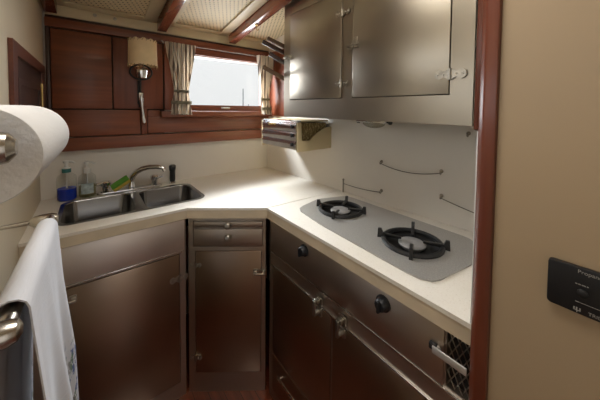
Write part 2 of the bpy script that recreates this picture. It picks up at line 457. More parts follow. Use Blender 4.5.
def frame_face(mb, W, z0, z1, openings, t=.02):
    """face frame of a cabinet (x 0..W) with rectangular openings"""
    mb.prism([(0, z0), (W, z0), (W, z1), (0, z1)], 0, t, 'xz',
             holes=[[(a, c), (b, c), (b, d), (a, d)] for a, b, c, d in openings])
def liner(mb, op, depth=.012):
    a, b, c, d = op
    mb.box(a-.004, b+.004, .0205, .0205+depth, c-.004, d+.004, 0)  # near-black sheet close behind the opening, its shade given as colour
G = .0025

def L_(z): return z - F0      # world height -> cabinet-local height

# sink cabinet
sw = .556
sk = thing('sink_cabinet', 'stainless steel cabinet under the double sink with one wide door', 'cabinet', (-.2035, 1.331, F0))
op = (.098, .530, L_(.062), L_(.702))
m = MB(); frame_face(m, sw, 0, L_(.866), [op])
m.build('face_frame', M['steel_x'], sk)
m = MB(); m.box(0, .012, .0205, .515, 0, L_(.74), 0).box(sw-.004, sw, .0205, .10, 0, L_(.866), 0).box(.012, sw-.02, .0205, .515, 0, .02, 0)
m.box(op[0]-.004, op[1]+.004, .0205, .026, op[2]-.004, op[3]+.004, 0)
m.build('carcass', M['dark_gap'], sk)
d = MB().box(op[0]+G, op[1]-G, -.003, .017, op[2]+G, op[3]-G, .0025).build('door', M['steel_door'], sk)
put(latch_mb(.05, .026, 1.2), .122, -.003, L_(.655)).build('latch', M['hw'], d)
put(hinge_mb(.085, .032), .527, -.004, L_(.583)).build('hinge', M['hw'], d)
MB().box(.004, sw-.006, -.002, 0, L_(.714), L_(.862), .0008).build('apron_panel', M['steel_scuffed'], sk)
MB().box(.09, .54, -.004, .0, L_(.708), L_(.713), .001).build('drip_strip', M['chrome'], sk)

# corner cabinet (diagonal)
ang = math.atan2(2.27-2.747, 1.383-.744)
P1 = Vector((.744*.48, 2.747*.48)); nrm = Vector((.598, .801))
o1 = P1 + nrm*.016
mw = .375
ck = thing('corner_cabinet', 'narrow stainless steel corner cabinet with a drawer above one tall door', 'cabinet', (o1.x, o1.y, F0), ang)
ops = [(.022, .360, L_(.818), L_(.850)), (.022, .360, L_(.722), L_(.812)), (.032, .356, L_(.082), L_(.702))]
m = MB(); frame_face(m, mw, 0, L_(.866), ops); m.build('face_frame', M['steel_x'], ck)
m = MB()
for o_ in ops: liner(m, o_, .004)
m.build('carcass', M['dark_gap'], ck)
pb = MB().box(ops[0][0]+G, ops[0][1]-G, -.002, .018, ops[0][2]+G, ops[0][3]-G, .002).build('pull_out_board', M['steel_x'], ck)
dr = MB().box(ops[1][0]+G, ops[1][1]-G, -.002, .018, ops[1][2]+G, ops[1][3]-G, .002).build('drawer', M['steel_x'], ck)
for par, z in ((pb, .832), (dr, .772)):
    kn = MB().lathe([(.006, 0), (.006, .008), (.014, .013), (.016, .019), (.012, .024), (.003, .026)], (.193, -.002, L_(z)), (0, -1, 0), 18)
    kn.prism([(.193+.020*math.cos(t*PI/6), L_(z)+.012*math.sin(t*PI/6)) for t in range(12)], -.002, -.004, 'xz')
    kn.build('knob', M['hw'], par)
d = MB().box(ops[2][0]+G, ops[2][1]-G, -.003, .017, ops[2][2]+G, ops[2][3]-G, .0025).build('door', M['steel_door'], ck)
put(hinge_mb(.06, .024), .034, -.004, L_(.633)).build('hinge', M['hw'], d)
put(hinge_mb(.06, .024), .034, -.004, L_(.164)).build('hinge', M['hw'], d)
put(latch_mb(.055, .026, 1.2), .347, -.003, L_(.597), PI).build('latch', M['hw'], d)

# stove cabinet: local x runs towards the camera from y=1.085
rw_ = .873
st = thing('stove_cabinet', 'stainless steel cabinet under the cooktop with control knobs and two dark doors', 'cabinet', (.679, 1.085, F0), -PI/2)
ops = [(.030, .424, L_(.225), L_(.648)), (.430, .868, L_(.225), L_(.648)), (.030, .868, L_(.03), L_(.212)), (.818, .868, L_(.722), L_(.863))]
m = MB(); frame_face(m, rw_, 0, L_(.866), ops); m.build('face_frame', M['steel_x'], st)
m = MB()
for o_ in ops: liner(m, o_, .004)
m.box(0, .012, .03, .45, 0, L_(.80), 0).box(.861, .873, .03, .45, 0, L_(.80), 0)
m.build('carcass', M['dark_gap'], st)
MB().box(.02, .812, -.004, 0, L_(.716), L_(.862), .0015).build('control_panel', M['steel_x'], st)
MB().box(.02, .868, -.005, 0, L_(.709), L_(.7145), .0015).build('rail', M['chrome'], st)
MB().box(.02, .868, -.005, 0, L_(.6485), L_(.6535), .0015).build('rail', M['chrome'], st)
for x in (.269, .640):
    kb = MB().lathe([(.024, 0), (.024, .004), (.019, .006), (.0175, .020), (.015, .023), (.002, .024)], (x, -.004, L_(.826)), (0, -1, 0), 24)
    kb.box(x-.004, x+.004, -.036, -.024, L_(.826)-.017, L_(.826)+.017, .002)
    kb.build('knob', M['black_plastic'], st)
for o_, lx in ((ops[0], .362), (ops[1], .481)):
    d = MB().box(o_[0]+G, o_[1]-G, -.003, .017, o_[2]+G, o_[3]-G, .0025).build('door', M['steel_door'], st)
    put(latch_mb(.055, .028, 1.35), lx, -.005, L_(.652), -PI/2).build('latch', M['hw'], d)
d = MB().box(ops[2][0]+G, ops[2][1]-G, -.003, .017, ops[2][2]+G, ops[2][3]-G, .0025).build('drawer', M['steel_door'], st)
hd_ = MB().box(.10, .27, -.022, -.016, L_(.150), L_(.168), .003)
for x in (.115, .255): hd_.cyl((x, -.003, L_(.159)), (x, -.018, L_(.159)), .005)
hd_.build('handle', M['nickel'], d)
# expanded-metal vent
vg = MB(); x0, x1, z0, z1 = ops[3][0], ops[3][1], ops[3][2], ops[3][3]
cw, ch = .0165, .034
for sgn in (1, -1):
    for i in range(-12, 14):
        xa, za = x0 + i*cw, z0; slope = sgn*ch/cw
        pts = []
        for t in range(0, 61):
            x = x0 + (x1-x0)*t/60; z = z0 + slope*(x-xa) if sgn > 0 else z1 + slope*(x-xa)
            if z0 <= z <= z1: pts.append((x, .006 + .001*sgn, z))
        if len(pts) > 3: vg.tube([pts[0], pts[-1]], .0013, 6)
vg.build('vent_grille', M['hw'], st)
lv = MB().box(.790, .868, -.020, -.015, L_(.796), L_(.814), .002).cyl((.799, -.004, L_(.805)), (.799, -.016, L_(.805)), .006)
lv.build('vent_handle', M['alu'], st)
MB().box(.780, .798, -.0155, -.004, L_(.799), L_(.815), .002).build('handle_boss', M['black_plastic'], st)

# wall cabinet over the stove: local x towards the camera from y=1.22
uc = thing('wall_cabinet', 'stainless steel wall cabinet with two doors hung above the stove', 'cabinet', (.85, 1.222, 1.357), -PI/2)
uw = .934; uh = .62
ops = [(.057, .434, .090, .548), (.491, .872, .090, .548)]
m = MB(); frame_face(m, uw, 0, uh, ops, .018); m.build('face_frame', M['steel_up'], uc)
m = MB().box(0, uw, .018, .285, 0, .012, 0).box(0, .012, .018, .285, .012, uh, 0).box(uw-.012, uw, .018, .305, .012, uh, 0)
m.box(.012, uw-.012, .018, .285, uh-.012, uh, 0)
m.build('carcass', M['steel_up'], uc)
m = MB()
for o_ in ops: m.box(o_[0]-.003, o_[1]+.003, .0185, .024, o_[2]-.003, o_[3]+.003, 0)
m.build('door_shadow_liner', M['dark_gap'], uc)
for i, o_ in enumerate(ops):
    d = MB().box(o_[0]+G, o_[1]-G, -.004, .016, o_[2]+G, o_[3]-G, .003).build('door', M['steel_up'], uc)
    if i == 0:
        for z in (.154, .452): put(hinge_mb(.078, .028), .436, -.005, z).build('hinge', M['hw'], d)
        put(latch_mb(.060, .028), .052, -.005, .318).build('latch', M['hw'], d)
    else:
        for z in (.152, .452): put(hinge_mb(.088, .030), .874, -.005, z).build('hinge', M['hw'], d)
        lt = put(latch_mb(.060, .026), .497, -.005, .302)
        lt.box(.512, .530, -.022, -.016, .302, .332, .0015)
        lt.build('latch', M['hw'], d)

# ------------------------------------------------------------------ sink, tap, bottles
sn = thing('double_sink', 'stainless steel double-bowl sink let into the worktop', 'sink', (.18, 1.58, zc1))
bowls = [(-.104, .166, 1.420, 1.742), (.204, .470, 1.420, 1.728)]
rim = MB().prism(rrect(-.120, .486, 1.405, 1.760, .055), zc1+.0003, zc1+.0028, holes=[rrect(*b, .045) for b in bowls])
rim.build('rim', M['steel_sink'], sn, True)
for b in bowls:
    bm_ = MB(); rings = []
    for ins, z, r in ((0, .922, .045), (.003, .917, .045), (.008, .80, .045), (.016, .782, .05), (.035, .772, .05), (.10, .768, .03)):
        rings.append([bm_.bm.verts.new((x, y, z)) for x, y in rrect(b[0]+ins, b[1]-ins, b[2]+ins, b[3]-ins, r)])
    n = len(rings[0])
    for a, c in zip(rings, rings[1:]):
        for i in range(n): bm_.bm.faces.new((a[i], a[(i+1) % n], c[(i+1) % n], c[i]))
    bm_.bm.faces.new(rings[-1])
    bw = bm_.build('bowl', M['steel_sink'], sn, True)
    cx, cy = (b[0]+b[1])/2, (b[2]+b[3])/2
    MB().lathe([(.042, 0), (.042, .002), (.034, .003), (.030, .0005), (.008, .0005), (.006, .006), (.002, .007)], (cx, cy, .7685)).build('drain', M['chrome'], bw, True)

fz = zc1
fa = thing('faucet', 'chrome low-arc faucet between two handles behind the double sink', 'faucet', (.18, 1.80, fz))
MB().prism(rrect(.02, .34, 1.775, 1.832, .026), fz+.0002, fz+.012, bev=.003).build('deck_plate', M['chrome'], fa, True)
sp = MB().lathe([(.020, 0), (.020, .02), (.015, .03), (.014, .05)], (.182, 1.802, fz+.0115))
path = [(.182, 1.802, fz+.055), (.188, 1.790, fz+.085), (.205, 1.772, fz+.110), (.232, 1.750, fz+.128), (.265, 1.728, fz+.137), (.300, 1.708, fz+.137), (.328, 1.693, fz+.130), (.336, 1.689, fz+.112)]
sp.tube(path, [.017, .0165, .016, .015, .0135, .0125, .0120, .0125], 14)
sp.build('spout', M['chrome'], fa, True)
for x in (.062, .302):
    h = MB().lathe([(.026, 0), (.026, .006), (.017, .012), (.017, .030), (.025, .036), (.026, .052), (.018, .060), (.003, .061)], (x, 1.803, fz+.0115), seg=20)
    s_ = -1 if x < .18 else 1
    h.cyl((x, 1.803, fz+.058), (x+s_*.042, 1.790, fz+.060), .011, .009, 14)
    h.build('handle', M['chrome'], fa, True)
sy = thing('sink_sprayer', 'black hand sprayer standing at the right end of the faucet', 'sprayer', (.405, 1.815, fz))
MB().lathe([(.022, .0003), (.022, .006), (.014, .012), (.012, .016)], (.405, 1.815, fz)).build('socket', M['chrome'], sy, True)
s_ = MB().lathe([(.015, .014), (.017, .03), (.016, .075), (.020, .095), (.020, .112), (.013, .118)], (.405, 1.815, fz), seg=18)
s_.box(.396, .414, 1.780, 1.805, fz+.092, fz+.112, .004)
s_.build('spray_head', M['black_plastic'], sy, True)

sg = thing('sponge', 'green and yellow scouring sponge leaning against the faucet spout', 'sponge', (.13, 1.768, fz+.014))
R_ = Matrix.Translation((.128, 1.757, fz+.055)) @ Matrix.Rotation(math.radians(-32), 4, 'Y') @ Matrix.Rotation(math.radians(18), 4, 'X')
MB().box(-.045, .045, -.024, .024, -.012, .008, .005, mat=R_).build('foam', M['yellow'], sg, True)
MB().box(-.045, .045, -.024, .024, .008, .017, .003, mat=R_).build('scourer', M['green'], sg, True)

def bottle(x, y, r, h, label, liquid, fill, pumpmat):
    b = thing('soap_bottle', label, 'soap bottle', (x, y, zc1))
    z = zc1 + .0004
    MB().lathe([(r*.9, 0), (r, .006), (r, h*.72), (r*.93, h*.82), (r*.60, h*.91), (r*.36, h*.94), (r*.36, h)], (x, y, z), cap=True).build('bottle_body', M['clear'], b, True)
    if fill: MB().lathe([(r*.86, .003), (r*.955, .008), (r*.955, fill)], (x, y, z)).build('liquid', liquid, b, True)
    MB().cyl((x, y, z+.012), (x, y, z+h*.98), .0032, seg=8).build('dip_tube', M['white_plastic'], b, True)
    p = MB().lathe([(r*.42, h*.93), (r*.42, h+.016), (r*.2, h+.020), (r*.16, h+.040), (r*.34, h+.041), (r*.34, h+.052), (r*.1, h+.054)], (x, y, z), seg=18)
    p.tube([(x, y, z+h+.047), (x+.022, y-.010, z+h+.047), (x+.034, y-.016, z+h+.040)], [.006, .0055, .004], 10)
    p.build('pump', pumpmat, b, True)
    return b
teal = plain('teal_pump_collar', (.03, .15, .14, 1), .4)
b1 = bottle(-.100, 1.800, .040, .150, 'clear pump bottle a third full of bright blue soap', M['blue_liquid'], .062, M['white_plastic'])
MB().cyl((-.100, 1.800, zc1+.143), (-.100, 1.800, zc1+.163), .0185, seg=18).build('pump_collar', teal, b1, True)
pale = glass('pale_soap', (.80, .78, .60, 1), rough=.1)
b2 = bottle(-.018, 1.812, .038, .135, 'clear pump bottle of pale soap with white pump by the left faucet handle', pale, .060, M['white_plastic'])
lab = MB(); lab.grid(lambda u, v: Vector((-.018 + .0388*math.sin((u-.5)*1.5), 1.812 - .0388*math.cos((u-.5)*1.5), zc1+.022+.055*v)), 12, 4)
lab.build('bottle_label', plain('pale_blue_label', (.42, .50, .50, 1), .6, var=.35, scale=70), b2, True)

# ------------------------------------------------------------------ cooktop
ct = thing('cooktop', 'grey two-burner cooktop with black grates set in the worktop', 'cooktop', (.92, .66, zc1))
plate = [(.742, .800), (.722, .400), (.726, .362), (.742, .336), (.768, .324), (.930, .298), (.958, .302), (1.080, .346), (1.098, .362), (1.104, .390), (1.104, .935), (1.098, .962), (1.080, .980), (.958, 1.022), (.928, 1.026), (.815, 1.000), (.782, .985), (.764, .955)]
BC = [(.922, .850), (.896, .480)]
circ = lambda c, r, n=40: [(c[0]+r*math.cos(2*PI*i/n), c[1]+r*math.sin(2*PI*i/n)) for i in range(n)]
MB().prism(plate, zc1+.0003, zc1+.005, holes=[circ(c, .100) for c in BC]).build('plate', M['cook'], ct, True)
for c in BC:
    bn = MB().lathe([(.1015, .0052), (.104, .0064), (.100, .0064), (.094, -.006), (.080, -.0115), (.012, -.0117), (.011, -.0105)], (c[0], c[1], zc1), seg=40, cap=False)
    b = bn.build('burner_bowl', M['enamel'], ct, True)
    MB().lathe([(.034, -.0115), (.036, -.004), (.046, .000), (.047, .005), (.043, .008), (.012, .0095), (.010, .0085), (.002, .0085)], (c[0], c[1], zc1), seg=28).build('burner_cap', M['cap'], ct, True)
    g = MB()
    g.tube([(c[0]+.097*math.cos(2*PI*i/40), c[1]+.097*math.sin(2*PI*i/40), zc1+.010) for i in range(40)], .0085, 8, close=True)
    for i in range(4):
        a = math.radians(27) + i*PI/2
        m4 = Matrix.Translation((c[0], c[1], zc1)) @ Matrix.Rotation(a, 4, 'Z')
        def wedge(p):      # tapered cast arm, tall at the rim
            g.prism(p, -.006, .006, 'xz', bev=.0012)
        n0 = len(g.bm.verts); g.bm.verts.ensure_lookup_table(); before = set(g.bm.verts)
        wedge([(.036, .014), (.036, .020), (.100, .024), (.106, .038), (.118, .038), (.120, .004), (.104, .006), (.094, .012)])
        bmesh.ops.transform(g.bm, matrix=m4, verts=[v for v in g.bm.verts if v not in before])
    g.build('grate', M['iron'], ct, True)

# ------------------------------------------------------------------ wrap dispenser on the stove wall
wd = thing('wrap_dispenser', 'vintage chrome-fronted kitchen wrap dispenser with cream ends on the stove wall', 'dispenser', (1.02, 1.34, 1.165))
prof = [(.905, 1.168)]
for i in range(3):
    zb = 1.172 + i*.050
    prof += [(.893, zb), (.8905, zb+.010), (.8895, zb+.023), (.8905, zb+.036), (.893, zb+.046), (.8985, zb+.0465), (.8985, zb+.049)]
prof += [(.893, 1.322), (.895, 1.331), (.925, 1.336), (.925, 1.325), (.915, 1.168)]
MB().prism(prof, 1.163, 1.528, 'xz').build('chrome_front', M['chrome_soft'], wd, True, sharp=.9)
sl = MB()
for i in range(3): sl.box(.8995, .906, 1.18, 1.51, 1.2165+i*.05, 1.2215+i*.05, 0)
for i in range(3): sl.box(.880, .887, 1.19, 1.20, 1.19+i*.05, 1.21+i*.05, .001)
sl.build('cutting_slots', M['dark_gap'], wd, True)
MB().box(.883, .8855, 1.37, 1.44, 1.298, 1.312, .001).build('badge', M['brass'], wd, True)
wall_x = rwx(1.15)-.001
endp = [(.895, 1.160), (wall_x, 1.165), (wall_x, 1.292), (1.105, 1.292), (1.055, 1.268), (1.005, 1.240), (.985, 1.220), (.925, 1.222), (.920, 1.325), (.895, 1.325)]
MB().prism(endp, 1.150, 1.162, 'xz', bev=.002).build('end_panel', M['plastic_cream'], wd, True)
MB().prism(endp, 1.529, 1.541, 'xz', bev=.002).build('end_panel', M['plastic_cream'], wd, True)
MB().box(.916, rwx(1.53)-.004, 1.163, 1.528, 1.166, 1.176, .001).build('base_tray', M['plastic_cream'], wd, True)
MB().box(.925, rwx(1.53)-.004, 1.163, 1.528, 1.326, 1.335, .001).build('lid', M['plastic_cream'], wd, True)
solo('wrap_box', MB().box(.930, 1.125, 1.166, 1.515, 1.1765, 1.322, .003), M['foil'], 'brown and gold patterned wrap box inside the chrome-fronted dispenser', 'box', (1.03, 1.34, 1.1765))

# ------------------------------------------------------------------ cords and hooks on the stove wall
HG = 'small screw hooks on the stove wall'
def hook(y, z, label):
    x = rwx(y)
    h = thing('screw_hook', label, 'hook', (x, y, z), 0, HG)
    m = MB().lathe([(.008, 0), (.008, .002), (.003, .004), (.003, .012)], (-.0005, 0, 0), (-1, 0, 0), 14)
    m.tube([(-.011 - .006*math.sin(t), 0, -.006 + .006*math.cos(t)) for t in [i*.45 for i in range(11)]], .0022, 8)
    m.build('hook_body', M['steel_plate'], h); return h
hook(.797, 1.136, 'steel screw hook at the far end of the long upper cord')
hook(.506, 1.141, 'steel screw hook at the near end of the long upper cord')
hook(.794, .987, 'steel screw hook at the near end of the short cord behind the far burner')
hook(.503, 1.036, 'steel screw hook holding the low cord that runs to the wooden post')
hook(.409, 1.310, 'bare screw hook high on the wall just under the wall cabinet')
def xw(y, d=.016): return rwx(y) - d
solo('retaining_cord', MB().tube(arc((xw(.797), .797, 1.130), (xw(.506), .506, 1.134), .022), .0019, 8), M['cord'], 'thin dark cord sagging between the two upper wall hooks', 'cord', (xw(.65), .65, 1.12), 'cords on the stove wall')
solo('retaining_cord', MB().tube(arc((xw(1.030), 1.030, .972), (xw(.794), .794, .981), .006), .0017, 8), M['cord'], 'short taut cord low on the wall behind the far burner', 'cord', (xw(.9), .9, .975), 'cords on the stove wall')
solo('retaining_cord', MB().tube(arc((xw(.503), .503, 1.030), (xw(.225), .218, .985), .006), .0018, 8), M['cord'], 'thin dark cord running from a low hook to the wooden post', 'cord', (xw(.35), .35, 1.0), 'cords on the stove wall')
pg = MB().cyl((rwx(1.038)-.014, 1.038, zc1+.0004), (rwx(1.038)-.014, 1.038, .992), .004, seg=12).sphere((rwx(1.038)-.014, 1.038, .994), .006)
solo('cord_peg', pg, M['steel_plate'], 'small upright steel peg at the seam of the two worktops', 'peg', (rwx(1.038)-.014, 1.038, zc1))

# under-cabinet lamp
ul = thing('cabinet_lamp', 'small chrome lamp fixed under the wall cabinet', 'lamp', (1.02, .74, 1.357))
MB().box(1.00, 1.06, .672, .832, 1.340, 1.3565, .003).build('lamp_base', M['chrome'], ul, True)
MB().sphere((1.03, .752, 1.341), .062, (.45, 1, .42)).build('lens', M['lens'], ul, True)
MB().cyl((1.03, .660, 1.345), (1.03, .6715, 1.345), .011, seg=16, bev=.002).build('end_cap', M['black_plastic'], ul, True)
MB().cyl((1.03, .8325, 1.345), (1.03, .846, 1.345), .011, seg=16, bev=.002).build('end_cap', M['black_plastic'], ul, True)

# ------------------------------------------------------------------ fold-out drying rack
rk = thing('drying_rack', 'fold-out rack of four dark wooden arms at the window end of the wall cabinet', 'drying rack', (.92, 1.25, 1.60))
MB().box(.870, .915, 1.2235, 1.236, 1.545, 1.795, .002).build('bracket', M['hw'], rk, True)
for p, q, mt in (((.757, 1.30, 1.772), (.905, 1.262, 1.712), 'mahog_dark'), ((.805, 1.33, 1.805), (.905, 1.285, 1.760), 'arm_wood'), ((.800, 1.30, 1.712), (.905, 1.265, 1.655), 'mahog_dark'), ((.743, 1.27, 1.628), (.905, 1.262, 1.562), 'arm_wood')):
    p, q = Vector(p), Vector(q); dirv = (q-p).normalized(); L = (q-p).length
    side = dirv.cross(Vector((0, 0, 1))).normalized(); up = side.cross(dirv)
    m4 = Matrix(((dirv.x, side.x, up.x, p.x), (dirv.y, side.y, up.y, p.y), (dirv.z, side.z, up.z, p.z), (0, 0, 0, 1)))
    a = MB().box(0, L, -.006, .006, -.012, .012, .004, mat=m4)
    a.cyl(q, (q.x, 1.2355, q.z), .004, seg=10)
    a.build('arm', M[mt], rk, True)

# ------------------------------------------------------------------ sconce
so = thing('wall_sconce', 'wall sconce with laced parchment shade and black ring on the mahogany panel', 'lamp', (.243, 1.845, 1.40))
sx, sy_, R0 = .243, 1.772, .074
m = MB(); rings = []
seg = 44
for k_, (rr, z) in enumerate([(R0, 1.640), (R0-.003, 1.783), (R0-.0055, 1.783), (R0-.0025, 1.640)]):
    ring = []
    for i in range(seg):
        a = 2*PI*i/seg; dz = .004*(1 if i % 4 < 2 else -1)
        ring.append(m.bm.verts.new((sx+rr*math.cos(a), sy_+rr*math.sin(a), z + (dz if z > 1.7 else -dz*.5))))
    rings.append(ring)
m.skin(rings, cap=False, close=True)
m.build('lamp_shade', M['shade'], so, True)
for z, rr in ((1.636, R0+.0012), (1.778, R0-.0018)):
    lc = MB()
    for i in range(22):
        a = 2*PI*i/22
        lc.tube([(sx+rr*math.cos(a+t*.05), sy_+rr*math.sin(a+t*.05), z + t*.007) for t in (-1, 0, 1)], .0016, 6)
    lc.build('lacing', M['lace'], so, True)
rg = MB().tube([(sx-.006+.056*math.cos(2*PI*i/32), 1.800, 1.605+.043*math.sin(2*PI*i/32)) for i in range(32)], .0050, 8, close=True)
rg.build('gimbal_ring', M['iron'], so, True)
MB().lathe([(.012, -.045), (.026, -.040), (.031, -.020), (.031, .004), (.022, .014), (.012, .020), (.012, .045), (.004, .046)], (sx-.006, 1.780, 1.610), seg=22).build('lamp_holder', M['chrome'], so, True)
MB().cyl((sx, 1.780, 1.655), (sx, 1.780, 1.735), .016, .010, seg=16).build('bulb_candle', M['white_plastic'], so, True)
br = MB().tube([(sx-.010, 1.840, 1.40), (sx-.010, 1.826, 1.47), (sx-.010, 1.815, 1.55), (sx-.006, 1.800, 1.572)], .0055, 10)
br.box(sx-.020, sx, 1.838, 1.8485, 1.42, 1.56, .002)
br.build('bracket', M['iron'], so, True)
tl = MB().tube([(.237, 1.808, 1.472), (.238, 1.806, 1.440), (.241, 1.806, 1.395), (.246, 1.808, 1.35), (.251, 1.814, 1.312), (.252, 1.822, 1.300)], [.010, .011, .007, .010, .012, .006], 12)
tl.box(.225, .248, 1.804, 1.8375, 1.440, 1.486, .003)
tl.build('swing_handle', M['chrome'], so, True)

# ------------------------------------------------------------------ curtains
def curtain(xt0, xt1, xm0, xm1, xb0, xb1, zt, ztie, zb, yc, label, folds, ph):
    c = thing('curtain', label, 'curtain', ((xb0+xb1)/2, yc, zb), 0, 'striped curtains at the galley window')
    def fn(u, v):
        z = zt + (zb-zt)*v; tt = (zt-ztie)/(zt-zb)
        if v < tt:
            s = v/tt; s = s**1.25; a = xt0+(xm0-xt0)*s; b = xt1+(xm1-xt1)*s; amp = .016*(1-.55*s)
        else:
            s = (v-tt)/(1-tt); s = s**.8; a = xm0+(xb0-xm0)*s; b = xm1+(xb1-xm1)*s; amp = .007+.009*s
        w = u + .012*math.sin(9*v+ph)
        return Vector((a+(b-a)*u + .003*math.sin(14*u+7*v), yc + amp*math.sin(2*PI*folds*w+ph), z + .003*math.sin(2*PI*folds*u)))
    m = MB().grid(fn, 90, 40, .0012); m.build('cloth', M['curtain'], c, True, sharp=1.2)
    for zz, hh, gr in ((ztie, .008, 0), (ztie-.070, .010, .004)):
        w = MB(); pts = []
        n = 36; rows = []
        for j, dz in enumerate((-hh, hh)):
            v = (zt-zz)/(zt-zb); a, b = fn(0, v).x-.004-gr, fn(1, v).x+.004+gr
            rows.append([Vector(((a+b)/2+(b-a)/2*math.cos(2*PI*i/n), yc+(.016+gr)*math.sin(2*PI*i/n), zz+dz)) for i in range(n)])
        rr = [[w.bm.verts.new(p) for p in row] for row in rows]
        fs = []
        for i in range(n): fs.append(w.bm.faces.new((rr[0][i], rr[0][(i+1) % n], rr[1][(i+1) % n], rr[1][i])))
        bmesh.ops.solidify(w.bm, geom=fs, thickness=.0015)
        w.build('tieback', M['tie'], c, True)
    return c
curtain(.360, .535, .412, .492, .388, .508, 1.797, 1.503, 1.357, 1.765, 'striped curtain gathered at the lamp side of the window', 8.0, .4)
curtain(.985, 1.128, 1.022, 1.090, 1.030, 1.105, 1.797, 1.470, 1.357, 1.765, 'striped curtain gathered at the stove side of the window', 6.0, 1.3)
cw_ = thing('curtain_wire', 'thin taut wire along the top rail carrying both curtains', 'curtain wire', (.75, 1.79, 1.795))
MB().cyl((.352, 1.7900, 1.796), (1.132, 1.7900, 1.796), .0012, seg=8).build('wire', M['steel_plate'], cw_, True)
for x in (.352, 1.130): MB().cyl((x, 1.832, 1.812), (x, 1.788, 1.796), .005, seg=10).build('end_eye', M['hw'], cw_, True)
# hook on the right-hand beam
bh = thing('beam_hook', 'small brass hook hanging from the wooden beam near the window', 'hook', (.806, 1.46, cz(1.46)-BD))
zb_ = cz(1.46)-BD
MB().cyl((.806, 1.46, zb_-.0003), (.806, 1.46, zb_-.006), .010, seg=14).tube([(.806, 1.46, zb_-.005), (.806, 1.46, zb_-.022), (.812, 1.46, zb_-.034), (.820, 1.46, zb_-.030), (.822, 1.46, zb_-.022)], .003, 8).build('hook_body', M['brass'], bh, True)

# ------------------------------------------------------------------ locker door in the left wall
lk = thing('wall_locker', 'dark mahogany framed locker door on the cream wall behind the paper towels', 'locker', (-.18, 1.45, 1.24))
y0, y1, z0, z1 = 1.110, 1.800, 1.24, 1.594
MB().prism([(y0, z0), (y1, z0), (y1, z1), (y0, z1)], -.1805, -.170, 'yz', holes=[[(y0+.050, z0+.04), (y1-.07, z0+.04), (y1-.07, z1-.040), (y0+.062, z1-.040)]]).build('frame', M['mahog_y'], lk, True)
dd = MB().box(-.1805, -.177, y0+.052, y1-.072, z0+.042, z1-.042, .003).build('door', M['mahog_dark'], lk, True)
MB().prism([(y0+.085, z0+.065), (y1-.13, z0+.065), (y1-.13, z1-.105), (y0+.085, z1-.105)], -.177, -.173, 'yz', holes=[[(y0+.12, z0+.1), (y1-.165, z0+.1), (y1-.165, z1-.125), (y0+.12, z1-.125)]]).build('moulding', M['mahog_dark'], dd, True)
MB().box(-.178, -.169, y1-.100, y1-.085, z0+.06, z1-.09, .001).build('hinge', M['brass'], dd, True)

# ------------------------------------------------------------------ paper towel, towel bar, towel
hp = thing('paper_towel_holder', 'brushed nickel paper towel holder on the left wall', 'paper towel holder', (-.20, .48, 1.36))
cx, czr, RR, ya, yb = -.0855, 1.3525, .0488, .369, .617; SPZ = czr + .0108
MB().cyl((cx, ya-.024, SPZ), (cx+.007, yb+.022, SPZ), .0065, seg=14).build('spindle', M['nickel'], hp, True)
for y, tip, rr in ((ya-.027, -.052, .0155), (yb+.020, -.075, .010)):
    a = MB().cyl((-.203, y, SPZ), (-.12, y, SPZ), .008, seg=14)
    a.lathe([(.008, 0), (rr, .012), (rr, tip+.12-.014), (rr*.86, tip+.12-.005), (rr*.45, tip+.12), (.001, tip+.1202)], (-.12, y, SPZ), (1, 0, 0), 22)
    a.cyl((-.2045, y, SPZ), (-.196, y, SPZ), .028, .026, seg=24)
    a.build('arm', M['nickel'], hp, True)
pr_ = thing('paper_towel_roll', 'white roll of paper towels hanging on the left wall', 'paper towel', (cx, .49, czr))
SK = .030
pt = MB(); rings = []
for rr, y in ((.019, ya), (RR-.001, ya), (RR, ya+.002), (RR, yb-.002), (RR-.001, yb), (.019, yb)):
    rings.append(pt.ring(Vector((cx + (y-ya)*SK, y, czr)), Vector((1, 0, 0)), Vector((0, 0, 1)), rr, 64))
pt.skin(rings, cap=False)
pt.build('paper', M['paper'], pr_, True)
co = MB(); co.skin([co.ring(Vector((cx + (y-ya)*SK, y, czr)), Vector((1, 0, 0)), Vector((0, 0, 1)), rr, 40) for rr, y in ((.0188, ya+.001), (.0188, yb-.001), (.0175, yb-.001), (.0175, ya+.001))], cap=False, close=True)
co.build('core', M['card'], pr_, True)

